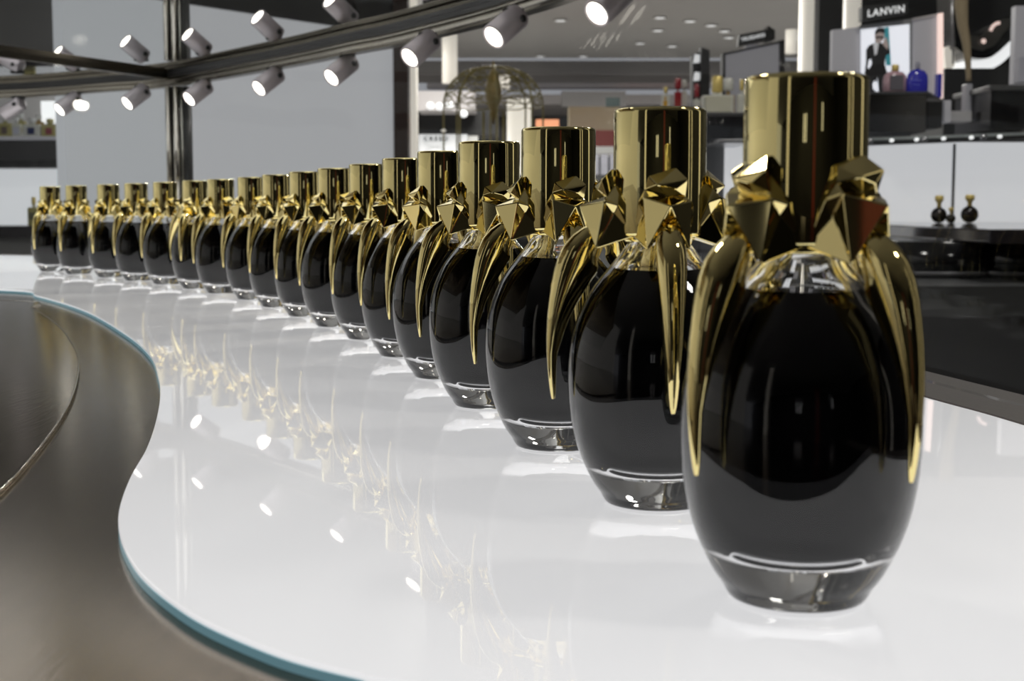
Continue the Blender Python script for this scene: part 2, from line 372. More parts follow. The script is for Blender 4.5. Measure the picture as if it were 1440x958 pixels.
# horn shaped claw, local +X is outward
st = [(.1003,.0228,.0030,.0040),(.0998,.0245,.0062,.0070),(.0985,.0268,.0100,.0094),(.0960,.0302,.0130,.0110),(.0925,.0332,.0146,.0113),(.0880,.0353,.0150,.0110),(.0830,.0367,.0138,.0102),(.0780,.0376,.0122,.0093),(.0720,.0384,.0098,.0083),(.0660,.0389,.0076,.0073),(.0600,.0391,.0058,.0063),(.0540,.0390,.0039,.0050),(.0480,.0386,.0031,.0041),(.0430,.0381,.0025,.0033),(.0395,.0376,.0019,.0024),(.0375,.0372,.0012,.0014)]
def horn():
    K = 20; vs = []; fs = []
    for i, (z, ro, d, w) in enumerate(st):
        ro *= 1.02
        a = st[max(i-1, 0)]; b = st[min(i+1, len(st)-1)]
        t = Vector((b[1]-a[1], 0, b[0]-a[0])).normalized()
        if i == 0: t = Vector((.9, 0, -.43))
        nrm = Vector((-t.z, 0, t.x)); 
        if nrm.x < 0: nrm = -nrm
        if i < 3: nrm = Vector((.5+.15*i, 0, .86-.15*i)).normalized()
        for k in range(K):
            ang = 2*pi*k/K; c = cos(ang); s_ = sin(ang)
            u = (c+1)/2                                  # 1 at the outer ridge, 0 at the inner edge
            wid = w/2*(abs(s_)**.85)*(1 if s_ >= 0 else -1)*(.42+.58*min(1, u*1.5))
            rad = -d*(1-u)
            vs.append((ro+nrm.x*rad, wid, z+nrm.z*rad))
    n = len(st)
    for i in range(n-1):
        for k in range(K): fs.append((i*K+k, i*K+(k+1)%K, (i+1)*K+(k+1)%K, (i+1)*K+k))
    fs.append(tuple(range(K))); fs.append(tuple((n-1)*K+k for k in range(K-1, -1, -1)))
    return vs, fs
def fixnormals(me):
    bm = bmesh.new(); bm.from_mesh(me); bmesh.ops.recalc_face_normals(bm, faces=bm.faces); bm.to_mesh(me); bm.free()
horn_me = raw('claw', [horn()], GOLD); fixnormals(horn_me); autosmooth(horn_me, 75)
def knot():
    V = dict(a=(.0168,-.0062,.1163), b=(.0172,.0032,.1192), c=(.0212,.0068,.1152), d=(.0228,-.0040,.1132), e=(.0192,.0064,.1092), f=(.0178,-.0076,.1118), g=(.0196,.0004,.1094), h=(.0222,.0022,.1118),
             C=(.0284,.0,.1062), SL=(.0208,-.0084,.1092), SR=(.0204,.0082,.1078), BL=(.0232,-.0074,.0912), BR=(.0232,.0074,.0912), CB=(.0200,.0,.0978),
             NL=(.0170,-.0078,.1035), NR=(.0170,.0078,.1035), WL=(.0158,-.0096,.1075), WR=(.0158,.0096,.1065), VL=(.0104,-.0104,.0955), VR=(.0104,.0104,.0955), PT=(.0130,0,.1176), Q=(.0110,0,.0948))
    keys = list(V); ix = {k: i for i, k in enumerate(keys)}
    F_ = [('a','b','d'),('b','c','d'),('d','c','h'),('d','h','g'),('h','c','e'),('h','e','g'),('a','d','f'),('d','g','f'),
          ('g','SL','f'),('g','C','SL'),('g','SR','C'),('g','e','SR'),('SL','C','BL'),('SR','BR','C'),('C','CB','BL'),('C','BR','CB'),('CB','BR','Q'),('CB','Q','BL'),
          ('f','SL','WL'),('SL','NL','WL'),('SL','BL','NL'),('NL','BL','VL'),('WL','NL','VL'),
          ('e','WR','SR'),('SR','WR','NR'),('SR','NR','BR'),('NR','VR','BR'),('WR','VR','NR'),
          ('BL','Q','VL'),('BR','VR','Q'),('a','f','PT'),('a','PT','b'),('b','PT','c'),('c','PT','e'),('f','WL','PT'),('e','PT','WR'),('WL','VL','PT'),('WR','PT','VR'),('VL','Q','PT'),('VR','PT','Q')]
    return [V[k] for k in keys], [tuple(ix[a] for a in f) for f in F_]
kme = raw('crystal_knot', [knot()], GOLD, False)
fixnormals(kme)
tmp = bpy.data.objects.new('tmp', kme); C.objects.link(tmp)
bpy.data.objects.remove(tmp)
def part(name, me, parent, bev=0):
    o = bpy.data.objects.new(name, me); C.objects.link(o); o.parent = parent
    if bev:
        b = o.modifiers.new('edge', 'BEVEL'); b.width = bev; b.segments = 2; b.limit_method = 'ANGLE'; b.angle_limit = radians(12)
    return o
BP = [(0.0778,0.3711),(0.0521,0.4928),(0.0203,0.6111),(-0.0121,0.7379),(-0.0423,0.8628),(-0.0757,0.9885),(-0.1143,1.1188),(-0.156,1.237),(-0.1998,1.3539),(-0.2486,1.4796),(-0.2985,1.6014),(-0.3583,1.7154),(-0.412,1.813),(-0.4768,1.9174),(-0.5422,2.0112),(-0.6104,2.1084),(-0.69,2.2082),(-0.7632,2.303)]
AZ = [-43,-82,-75,-77,-63,-56,-52,-60,-51,-53,-63,-64,-31,-60,-57,-40,-43,-45]
nth = ['nearest and largest','second','third','fourth','fifth','sixth','seventh','eighth','ninth','tenth','eleventh','twelfth','thirteenth','fourteenth','fifteenth','sixteenth','seventeenth','eighteenth and farthest']
root = thing('perfume_bottle', 'x', 'perfume bottle', (0, 0, 0), 'row of black egg-shaped perfume bottles')
part('glass_body', glass_me, root); part('black_liquid', liq_me, root); part('cap', cap_me, root); part('neck_collar', col_me, root)
for k in range(4):
    c = part('claw', horn_me, root); c.rotation_euler = (0, 0, k*pi/2)
    kn = part('crystal_knot', kme, c, .00035)
def copy_tree(o, parent=None):
    c = o.copy(); C.objects.link(c); c.parent = parent
    for ch in o.children: copy_tree(ch, c)
    return c
for i, (x, y) in enumerate(BP):
    b = root if i == 0 else copy_tree(root)
    toward = atan2(-y, -x)            # direction to the camera; image-left is clockwise seen from above
    b.location = (x, y, P+.0002)
    b.rotation_euler = (0, 0, toward + radians(AZ[i]))
    b['label'] = 'black egg-shaped perfume bottle with gold claws, ' + nth[i] + (' in the row' if i in (0, 17) else ' from the near end')
    if '_o' in b: del b['_o']

# ------------------------------------------------------------------ shop shell
struct(MB().box((-14, -9, -.1), (14, 27, 0)).build('floor', FLOOR))
CH = 3.3
struct(MB().box((-14, -9, CH), (14, 20.3, CH+.1)).build('ceiling', CEIL))
m = MB()
for k in range(5): m.box((-14, 20.3+.02*k, CH-.045-.04*k-.02), (14, 21.8, CH-.045-.04*k+.008))
struct(m.build('trim_1', LOUVRE))
struct(MB().box((-14, 21.8, CH-.55), (14, 26, CH-.40)).build('trim_2', PALE))
struct(MB().box((-14, 24.6, 0), (14, 25, CH-.55)).build('wall_back', DGREY))
struct(MB().box((-14, -9, 0), (14, -8.8, CH)).build('wall_front', BLACK))
struct(MB().box((4.3, -5, 0), (4.5, 11, CH)).build('wall_right', MBLACK))
# frosted grey panel wall beyond the case, dark wood post at its end
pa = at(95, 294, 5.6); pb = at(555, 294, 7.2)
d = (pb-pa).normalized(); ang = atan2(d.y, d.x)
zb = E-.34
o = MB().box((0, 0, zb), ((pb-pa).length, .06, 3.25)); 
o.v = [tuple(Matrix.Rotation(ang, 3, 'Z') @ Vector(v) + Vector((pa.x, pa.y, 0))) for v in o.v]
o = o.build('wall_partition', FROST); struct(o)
wp = at(566, 294, 7.2)
struct(MB().box((wp.x-.040, 7.17, 0), (wp.x+.036, 7.32, CH)).build('trim_3', WOOD))
o = MB().box((0, 0, 0), ((pb-pa).length, .05, zb)); o.v = [tuple(Matrix.Rotation(ang, 3, 'Z') @ Vector(v) + Vector((pa.x, pa.y, 0))) for v in o.v]
struct(o.build('baseboard_partition', MBLACK))
# left lit wall beside the case (outside the frame, mirrored in the caps)
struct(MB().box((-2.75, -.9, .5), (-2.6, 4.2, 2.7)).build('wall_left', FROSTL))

def col(px0, px1, y0, y1, Y, m_=COLUMN, name='round_column', label='', ztop=None, zbot=None):
    a = at(px0, y1, Y); b = at(px1, y0, Y); r = (b.x-a.x)/2
    z0 = a.z if zbot is None else zbot; z1 = b.z if ztop is None else ztop
    o = MB().lathe([(r, z0), (r, z1)], 32, ((a.x+b.x)/2, Y, 0)).build(name, m_); tag(o, label, 'column'); return o
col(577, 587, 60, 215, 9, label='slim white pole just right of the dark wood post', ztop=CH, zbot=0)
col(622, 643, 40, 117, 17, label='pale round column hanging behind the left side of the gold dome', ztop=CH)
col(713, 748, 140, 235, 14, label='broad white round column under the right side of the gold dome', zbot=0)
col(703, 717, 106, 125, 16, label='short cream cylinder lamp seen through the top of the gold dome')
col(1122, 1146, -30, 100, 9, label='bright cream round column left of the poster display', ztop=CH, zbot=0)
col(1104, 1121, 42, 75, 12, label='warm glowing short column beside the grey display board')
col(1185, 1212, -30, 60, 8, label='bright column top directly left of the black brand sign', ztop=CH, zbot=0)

def bx(px0, py0, px1, py1, Y, depth, m_, name, label, cat, parent=None, z0=None, bevel=.002):
    a = at(px0, py1, Y); b = at(px1, py0, Y)
    mm = MB().box((a.x, Y, a.z if z0 is None else z0), (b.x, Y+depth, b.z))
    if parent is not None: return mm.build(name, m_, parent, bevel=bevel)
    o = mm.build(name, m_, bevel=bevel)
    return tag(o, label, cat) if cat else struct(o)
bx(1149, -60, 1560, 132, 10.2, .5, MBLACK, 'dark_bulkhead', 'black bulkhead hanging from the ceiling behind the poster display', 'bulkhead')
# far area between wood post and the right displays
bx(588, 155, 700, 190, 13, .6, MBLACK, 'fascia_panel', 'long black shop fascia above the white lightbox sign', 'fascia')
bx(588, 128, 668, 156, 12.4, .5, PALE, 'ceiling_bulkhead', 'pale grey bulkhead above the black fascia', 'bulkhead')
for k, (x, y) in enumerate([(605, 149), (618, 150), (632, 148), (652, 160)]):
    p = at(x, y, 12.3); o = MB().lathe([(.03, -.01), (.035, 0)], 16, p, (0, -1, -.2)).build('strip_lamp', SIGNLIT); tag(o, ['small lamp at the left end of the pale bulkhead','second small lamp from the left on the pale bulkhead','third small lamp from the left on the pale bulkhead','small lamp lowest and rightmost below the pale bulkhead'][k], 'lamp')
sg = thing('lightbox_sign', 'white glowing lightbox sign with grey lettering, below the black fascia', 'sign', at(622, 215, 12.9))
bx(589, 189, 657, 216, 12.9, .08, flat('sign_face', (.75, .75, .75), .5, emit=(1, 1, 1), es=.6), 'lightbox', '', '', sg)
GT = flat('grey_print', (.03, .03, .03), .5)
lettering('CREED', GT, sg, at(613, 195.5, 12.88), .056, space=1.5, bold=.0022)
m = MB()
a0 = at(597, 201, 12.89); a1 = at(629, 207, 12.89)
m.tube([at(597, 202, 12.89), at(604, 205, 12.89), at(612, 207, 12.89), at(620, 205, 12.89), at(628, 202, 12.89)], .0015, 6)
m.tube([at(599, 211, 12.89), at(606, 208, 12.89), at(612, 206.5, 12.89), at(619, 208, 12.89), at(627, 211, 12.89)], .0015, 6)
m.build('crest_flourish', GT, sg)
bx(658, 191, 672, 216, 12.8, .08, WHITE, 'pale_board', 'pale upright panel next to the white lightbox sign', 'panel')
bx(800, 150, 872, 184, 16, .3, TAN, 'tan_bulkhead', 'tan bulkhead above the dark red fascia', 'bulkhead')
bx(790, 183, 869, 208, 15.5, .3, RED, 'red_fascia', 'dark red fascia panel between two gold caps', 'fascia')
bx(754, 168, 786, 178, 15, .2, ORANGE, 'warm_shelf_lights', 'row of warm orange shelf lights right of the white column', 'shelf lights')
bx(765, 206, 872, 216, 14, .8, WHITE, 'white_shelf', 'white shelf board beneath the dark red fascia', 'shelf', bevel=.004)
cn = thing('far_counter', 'dark shop counter beneath the pale cartons', 'counter', (at(720, 300, 13.5).x, 13.5, 0))
bx(588, 246, 1010, 400, 12.95, .6, DGREY, 'cabinet', '', '', cn, z0=0)
PAPER = flat('pale_carton', (.48, .48, .55), .5, var=.2, vscale=15)
bpx = [(768, 14), (786, 9), (800, 12), (815, 8), (829, 13), (845, 10), (858, 9)]
for k, (x, w) in enumerate(bpx):
    o = bx(x, 217, x+w, 245.6, 13.1, .09, PAPER, 'carton', '', 'carton'); tag(o, 'pale upright carton under the white shelf board, %s from the left' % ['first','second','third','fourth','fifth','sixth','seventh'][k], 'carton', 'cartons under the far counter')
# soffit bands, warm cove
bx(600, 106, 1000, 124, 22, .3, PALE, 'trim_4', '', '')
bx(868, 104, 1000, 112, 21.6, .2, flat('warm_cove', (.6,.4,.33), .6, emit=(1,.55,.4), es=.22), 'cove_light', 'long warm pink cove light far off under the louvres', 'cove light')
bx(790, 128, 880, 150, 20, .3, LOUVRE, 'trim_5', '', '')
o = bx(852, 137, 872, 150, 12, .05, flat('exit_green', (.012,.025,.025), .5), 'hanging_sign', 'small dull green hanging sign between two gold caps', 'sign')
# ceiling downlights
dl = [(928, 26), (970, 31), (1000, 37), (925, 44), (1019, 45), (1025, 54), (820, 140), (788, 30), (760, 92), (850, 10), (900, 62), (945, 66), (700, 62), (735, 28)]
first = None
for k, (x, y) in enumerate(dl):
    p = onz(x, y, CH-.02)
    if p.y > 19.8 or p.y < 0: p = onz(x, 80, CH-.02)
    if first is None:
        first = thing('ceiling_downlight', 'small round ceiling downlight', 'downlight', (p.x, p.y, CH-.012), 'downlights in the shop ceiling')
        MB().lathe([(.085, CH-.012), (.075, CH-.02), (.06, CH-.012)], 24, (p.x, p.y, 0)).build('trim_ring', WHITE, first)
        MB().lathe([(.055, CH-.016), (.055, CH-.013)], 24, (p.x, p.y, 0)).build('lamp_disc', SIGNLIT, first)
        o = first
    else:
        o = copy_tree(first); o.location = (p.x, p.y, CH-.012)
    o['label'] = 'small round downlight in the grey shop ceiling'

# gold filigree dome (display gazebo) standing on a plinth
DY = 6.0
dc = at(694, 215, DY); sx = at(764, 215, DY).x-dc.x
dome = thing('filigree_dome', 'old gold wire birdcage dome with filigree arches standing beyond the glass', 'ornament', (dc.x, DY, 0))
def dpt(a, h):   # a: azimuth, h: 0 at rim height .. 1 top
    zr = at(694, 150, DY).z; zt = at(694, 94, DY).z
    r = sx*cos(h*pi/2)**.8 if h < 1 else 0
    return Vector((dc.x+r*cos(a), DY+r*sin(a), zr+(zt-zr)*sin(h*pi/2)))
NR = 8
for k in range(NR):
    a = 2*pi*(k+.1)/NR
    MB().tube([dpt(a, j/14) for j in range(14)]+[dpt(a, .999)], .0040, 8).build('arched_rib', BRASSW, dome)
    q = dpt(a, 0); MB().tube([(q.x, q.y, at(694, 330, DY).z), q], .0040, 8).build('post', BRASSW, dome)
m = MB()
for k in range(NR):
    for hh in (.05, .3, .55):
        a0 = 2*pi*(k+.1)/NR; a1 = 2*pi*(k+1.1)/NR
        m.tube([dpt(a0+(a1-a0)*j/10, hh+.16*sin(pi*j/10)) for j in range(11)], .0026, 6)
        m.tube([dpt(a0+(a1-a0)*j/10, max(0, hh-.12*sin(pi*j/10))) for j in range(11)], .0026, 6)
        ac = (a0+a1)/2
        m.tube([dpt(ac+.12*cos(t*pi/6)*(1-hh*.4), hh+.04+.05*sin(t*pi/6)) for t in range(13)], .0022, 6)
m.build('filigree', BRASSW, dome)
m = MB(); zt = at(694, 84, DY).z; z2 = at(694, 150, DY).z
m.lathe([(.001, zt), (.006, zt-.02), (.009, zt-.035), (.026, zt-.08), (.036, zt-.13), (.034, zt-.165), (.022, z2), (.012, z2-.03), (.004, z2-.075)], 20, (dc.x, DY, 0)); m.build('centre_finial', flat('old_gold', (.33, .24, .08), .45, metal=.5, bump=.9, bscale=120), dome)
for xx in (680, 708):
    p = at(xx, 215, DY-.05); MB().tube([(p.x, p.y, at(xx, 330, DY).z), (p.x, p.y, at(xx, 158, DY).z)], .005, 8).build('inner_post', BRASSW, dome)
p0 = at(626, 184, DY); MB().lathe([(.002, -.008), (.013, 0), (.002, .008)], 16, (dpt(2*pi*4.1/NR, 0).x, dpt(2*pi*4.1/NR, 0).y, p0.z)).build('bead', COLUMN, dome)
zpl = at(694, 330, DY).z
MB().lathe([(.30, 0), (.30, zpl-.03), (.32, zpl-.02), (.32, zpl)], 40, (dc.x, DY, 0)).build('plinth', MBLACK, dome)

# ------------------------------------------------------------------ right: board, black sign, shelf with bottles
BY = 7.0
bd = thing('display_board', 'plain grey display board with black edges right of the black logo tower', 'display board', at(1058, 240, BY))
m = MB(); m.slab([at(1020, 230, BY), at(1096, 230, BY), at(1096, 60, BY), at(1020, 77, BY)], .05); m.build('grey_panel', GREYP, bd)
m = MB(); m.slab([at(1096, 230, BY-.01), at(1104, 230, BY-.01), at(1104, 56, BY-.01), at(1096, 57, BY-.01)], .07); m.slab([at(1016, 230, BY-.01), at(1020, 230, BY-.01), at(1020, 77, BY-.01), at(1016, 78, BY-.01)], .07)
m.slab([at(1016, 78, BY-.01), at(1104, 59, BY-.01), at(1104, 56, BY-.01), at(1016, 75, BY-.01)], .07); m.build('black_edge', MBLACK, bd)
m = MB(); m.slab([at(1040, 75, BY), at(1072, 67, BY), at(1066, 62, BY), at(1052, 63, BY)], .03); m.build('sign_foot', GREYP, bd)
ss = thing('black_sign', 'tilted black sign with white lettering on top of the plain grey display board', 'sign', at(1058, 63, BY-.03))
m = MB(); m.slab([at(1038, 65, BY-.03), at(1079, 57, BY-.03), at(1079, 41, BY-.03), at(1040, 49, BY-.03)], .06); m.build('sign_panel', MBLACK, ss)
m = MB(); m.slab([at(1078, 58, BY-.06), at(1090, 55, BY-.06), at(1090, 42, BY-.06), at(1080, 36, BY-.06)], .1); m.build('sign_return', BLACK, ss)
LET = flat('white_print', (.75, .75, .78), .5, emit=(1, 1, 1), es=.5)
lettering('TRUSSARDI', LET, ss, at(1059, 52.5, BY-.035), .0235, tilt=-radians(12), bold=.0006)
tw = thing('logo_tower', 'narrow black tower with two small white emblems, left of the grey display board', 'display tower', at(987, 200, 6.6))
bx(976, 249, 998, 300, 6.56, .12, MBLACK, 'tower_base', '', '', tw, z0=0)
m = MB(); m.slab([at(974, 250, 6.6), at(986, 250, 6.6), at(986, 72, 6.6), at(974, 77, 6.6)], .1); m.slab([at(986, 250, 6.55), at(998, 250, 6.55), at(998, 71, 6.55), at(986, 66, 6.55)], .1); m.build('tower_panel', MBLACK, tw)
for y in (82, 107):
    m = MB(); m.slab([at(975, y+7, 6.59), at(984, y+6, 6.59), at(985, y-5, 6.59), at(977, y-6, 6.59)], .008); m.build('white_emblem', LET, tw, bevel=.003)
# shelf (black) and glass factice bottles
HY = 5.0
sh = thing('black_shelf', 'glossy black shelf block carrying the gold-capped glass bottle, left of the largest cap', 'shelf', at(1015, 196, HY))
bx(984, 162, 1066, 196, HY, .5, BLACK, 'shelf_block', '', '', sh)
bx(982, 158, 1066, 163, HY-.01, .52, DGREY, 'shelf_edge', '', '', sh)
ZS1 = at(1020, 158, HY-.01).z
def bottle(cx, yb, yt, w, Y, gm, cm, label, shape='box', capw=.45, capfrac=.28, group=None, band=None, zb=None):
    b = at(cx, yb, Y)
    if zb is not None: b.z = zb
    h = at(cx, yt, Y).z-b.z; W = w/F*Y; bh = h*(1-capfrac)
    o = thing('glass_perfume_bottle', label, 'perfume bottle', tuple(b), group)
    if shape == 'round':
        m = MB().lathe([(.15*W, b.z), (.30*W, b.z+.04*bh), (.44*W, b.z+.2*bh), (.5*W, b.z+.48*bh), (.44*W, b.z+.76*bh), (.27*W, b.z+.95*bh), (.14*W, b.z+bh)], 28, (b.x, b.y, 0))
    elif shape == 'arch':
        m = MB().lathe([(.40*W, b.z), (.49*W, b.z+.06*bh), (.5*W, b.z+.5*bh), (.46*W, b.z+.78*bh), (.32*W, b.z+.94*bh), (.12*W, b.z+bh)], 28, (b.x, b.y, 0), sy=.55)
    else:
        m = MB().box((b.x-W/2, b.y-W*.25, b.z), (b.x+W/2, b.y+W*.25, b.z+bh*.86)); m.box((b.x-W*.16, b.y-W*.12, b.z+bh*.86), (b.x+W*.16, b.y+W*.12, b.z+bh))
    m.build('flacon', gm, o, bevel=.12*W if shape == 'box' else 0)
    cw = W*capw/2
    m = MB().lathe([(cw*.85, b.z+bh), (cw, b.z+bh+.1*capfrac*h), (cw, b.z+h*.97), (cw*.8, b.z+h)], 24, (b.x, b.y, 0)); m.build('stopper', cm, o)
    if band:
        m = MB().box((b.x-W*band[1]/2, b.y-W*.33, b.z+bh*band[2]), (b.x+W*band[1]/2, b.y-W*.24, b.z+bh*band[3])); m.build('front_label', band[0], o)
    return o
CG = flat('clear_bottle_glass', (.75, .75, .68), .1, spec=.7, coat=.5)
AMB = flat('amber_juice', (.45, .30, .10), .1, coat=.6); YEL = flat('yellow_juice', (.52, .47, .20), .1, coat=.6); PNK = flat('pink_glass', (.50, .32, .36), .15, coat=.5)
BLU = flat('blue_glass', (.03, .03, .30), .2, coat=.3, emit=(.05, .05, .9), es=.06); GC = flat('gold_stopper', (.85, .66, .22), .3, metal=.25); REDG = flat('red_glass', (.35, .02, .03), .15, coat=.5)
NAVY = flat('navy_label', (.02, .03, .12)); MAR = flat('dull_red_label', (.30, .06, .08)); WLB = flat('white_label', (.62, .63, .72)); BRL = flat('brown_label', (.16, .12, .10))
KRM = flat('cream_label', (.62, .60, .48))
bottle(1008, 158, 107, 44, HY+.15, CG, GC, 'wide clear bottle with cream label and gold stopper on the black shelf block', 'box', .34, .42, band=(KRM, .8, .12, .8), zb=ZS1)
bottle(1024, 134, 110, 18, HY+.45, AMB, CG, 'small amber bottle with clear cap behind the wide clear bottle', 'box', .8, .3, zb=ZS1)
bottle(1043, 158, 112, 14, HY+.3, CG, GC, 'narrow glass bottle partly hidden by the left edge of the largest cap', 'box', zb=ZS1)
ZS2 = at(950, 150, 5.6).z
sh2 = thing('far_shelf', 'dark tiered shelf holding slim bottles behind the second cap', 'shelf', (at(950, 170, 5.6).x, 5.6, 0))
bx(915, 150, 991, 300, 5.6, .4, DGREY, 'cabinet', '', '', sh2, z0=0)
bottle(953, 149, 110, 10, 5.75, REDG, REDG, 'slim deep red bottle rising behind the second largest cap', 'box', .9, .35, zb=ZS2)
bottle(936, 149, 122, 12, 5.7, CG, GC, 'small clear bottle with gold stopper, leftmost behind the second largest cap', 'box', zb=ZS2)
bottle(935.5, 149, 136, 6, 5.62, flat('orange_yellow', (.7, .38, .03), .3), flat('orange_cap', (.7, .38, .03), .3), 'tiny orange-yellow bottle behind the second largest cap', 'box', zb=ZS2)
bottle(962, 149, 112, 8, 5.8, CG, CG, 'slim clear bottle directly right of the deep red one', 'box', .9, zb=ZS2)
bottle(979.5, 140, 118, 9, 5.85, CG, REDG, 'small clear bottle with red cap in front of the black logo tower', 'box', .8, .5, zb=ZS2)
pm = MB(); q = at(1000, 200, 4.9)
bx(1020, 200, 1060, 312, 5.2, .05, WHITELIT, 'lit_niche', 'white lit niche between the second and largest caps', 'niche', z0=0)
bx(1010, 196, 1060, 201, 4.8, .4, STEEL, 'glass_shelf_edge', 'thin steel shelf edge above the narrow white niche', 'shelf')
bx(986, 200, 1019, 330, 5.3, .1, DGREY, 'dark_side_panel', 'dark glossy panel beside the second largest cap', 'panel', z0=0)
o = bx(1030, 265, 1042, 273, 5.1, .05, DGREY, 'small_box', 'small dark grey box inside the narrow white niche', 'box')

# ------------------------------------------------------------------ poster display with brand sign
LY = 5.0
pd = thing('poster_display', 'grey display wall with a backlit fashion poster in its centre', 'display', at(1250, 192, LY+.25))
YB = LY+.25
bx(1176, 194, 1322, 240, YB-.02, .06, MBLACK, 'lower_board', '', '', pd, z0=0)
m = MB(); m.slab([at(1168, 194, YB), at(1209, 194, YB), at(1209, 38, YB), at(1171, 42, YB)], .04); m.build('grey_panel', GREYP, pd)
m = MB(); m.slab([at(1284, 150, YB), at(1321, 150, YB), at(1321, 21, YB), at(1284, 27, YB)], .04); m.build('grey_panel', GREYP, pd)
m = MB(); m.slab([at(1209, 150, YB+.01), at(1284, 150, YB+.01), at(1284, 26, YB+.01), at(1209, 36, YB+.01)], .04); m.build('grey_surround', flat('mid_grey_board', (.2, .2, .2), .5), pd)
m = MB(); m.slab([at(1320, 138, YB-.02), at(1326.5, 138, YB-.02), at(1326.5, 18, YB-.02), at(1320, 19, YB-.02)], .03); m.build('light_strip', PINKLIT, pd)
m = MB(); m.slab([at(1284, 28, YB-.01), at(1326, 20, YB-.01), at(1326, 17.5, YB-.01), at(1284, 25.5, YB-.01)], .03); m.build('top_edge', PALE, pd)
po_ = thing('backlit_poster', 'backlit white poster of a standing person in a dark suit', 'poster', at(1245, 132, YB-.012))
YP = YB-.012
def sp(pts, m_, name, dy, par=po_, th=.0012):
    mm = MB(); mm.slab([at(x, y, YP-dy) for x, y in pts], th); return mm.build(name, m_, par)
PW = flat('poster_white', (.8, .8, .86), .4, emit=(.90, .92, 1), es=.62)
sp([(1211, 131), (1279, 131), (1279, 34), (1211, 41)], PW, 'poster_sheet', 0, th=.01)
sp([(1246, 92), (1253, 92), (1250, 38), (1243, 39)], flat('teal_print', (.05, .30, .36), .4, emit=(.1, .6, .7), es=.15), 'printed_backdrop', .0015)
SUIT = flat('black_print', (.012, .012, .014), .5)
sp([(1217,129),(1216,104),(1218,86),(1218,70),(1222,64),(1230,60),(1238,60),(1246,62),(1250,66),(1252,75),(1246,78),(1244,90),(1247,100),(1250,129),(1236,129),(1234,108),(1230,129)], SUIT, 'printed_suit', .003)
sp([(1226,90),(1225,83),(1222,84),(1220,95),(1222,97)], PW, 'printed_hand', .0045)
sp([(1228,61),(1231,57),(1235,57),(1236,60),(1233,76),(1230,78)], flat('shirt_print', (.6, .6, .66), .5, emit=(1, 1, 1), es=.2), 'printed_shirt', .0045)
SKN = flat('skin_print', (.42, .34, .32), .5, emit=(1, .8, .75), es=.10)
sp([(1231,58),(1230,50),(1231,45),(1236,42),(1242,43),(1244,48),(1243,55),(1239,59),(1235,61)], SKN, 'printed_face', .006)
sp([(1230,50),(1231,43),(1235,39),(1242,39),(1245,43),(1243,47),(1238,45),(1233,47)], SUIT, 'printed_hair', .0075)
sp([(1232,51),(1242,51),(1242,54),(1239,54.5),(1237,52.5),(1235,54.5),(1232.5,54)], SUIT, 'printed_sunglasses', .0075)
sp([(1241,62),(1244,54),(1247,52),(1248,57),(1250,64),(1248,70)], SKN, 'printed_hand', .006)
sp([(1228,126),(1227,118),(1230,113),(1233,118),(1233,126)], PW, 'printed_gap', .0045)
ls = thing('brand_sign', 'black sign with white lettering mounted above the backlit poster', 'sign', at(1245, 30, LY+.2))
m = MB(); m.slab([at(1212, 29, LY+.2), at(1277, 18, LY+.2), at(1277, 2, LY+.2), at(1212, 9, LY+.2)], .05); m.build('sign_panel', MBLACK, ls)
lettering('LANVIN', LET, ls, at(1245.5, 16, LY+.195), .036, tilt=-radians(8), bold=.0006, shear=.15, space=1.12)
ps = thing('poster_shelf', 'black shelf below the backlit poster holding the pink and blue bottles', 'shelf', at(1268, 185, LY-.1))
m = MB()
p1 = at(1216, 186, LY-.1); p2 = at(1303, 131, LY-.1); p3 = at(1322, 140, LY-.35)
m.box((p1.x, LY-.1, p1.z), (p2.x, LY+.2, p2.z)); m.build('shelf_block', BLACK, ps)
m = MB(); m.prism([(p1.x-.01, LY-.12), (p2.x, LY-.12), (p2.x+.15, LY+.22), (p1.x-.01, LY+.22)], p2.z-.004, p2.z+.004); m.build('shelf_edge', DGREY, ps)
bx(1303, 142, 1326, 180, LY-.05, .2, MBLACK, 'shelf_return', '', '', ps)
pk = bottle(1258, 131, 91, 34, LY+.06, PNK, GC, 'rounded pink glass bottle with gold stopper in front of the backlit poster', 'arch', .30, .22, band=(flat('grey_label', (.12, .11, .13)), .52, .12, .78))
bl = bottle(1289.5, 131, 87, 30, LY+.04, BLU, flat('pale_cap', (.35, .35, .42), .3), 'rounded royal blue bottle with small pale tip, right of the pink one', 'arch', .22, .24)
BT = flat('pale_blue_print', (.35, .4, .8), .5)
m = MB(); m.tube([at(1279, 113, LY-.005), at(1286, 112.5, LY-.012), at(1296, 113, LY-.008)], .0007, 5); m.tube([at(1283, 119, LY-.01), at(1293, 119, LY-.012)], .0005, 5); m.build('print_line', BT, bl)
q1 = at(1318, 104, LY+.16); q2 = at(1324, 104, LY+.16)
tag(MB().box((q1.x, LY+.15, p2.z+.0045), (q2.x, LY+.19, q1.z)).build('blue_box', BLU, bevel=.001), 'slim blue box at the right end of the poster shelf below the pink light strip', 'box')
bx(1328, 141, 1338, 172, LY+.02, .1, GREYP, 'grey_carton', 'small grey carton at the right end of the poster shelf', 'carton')
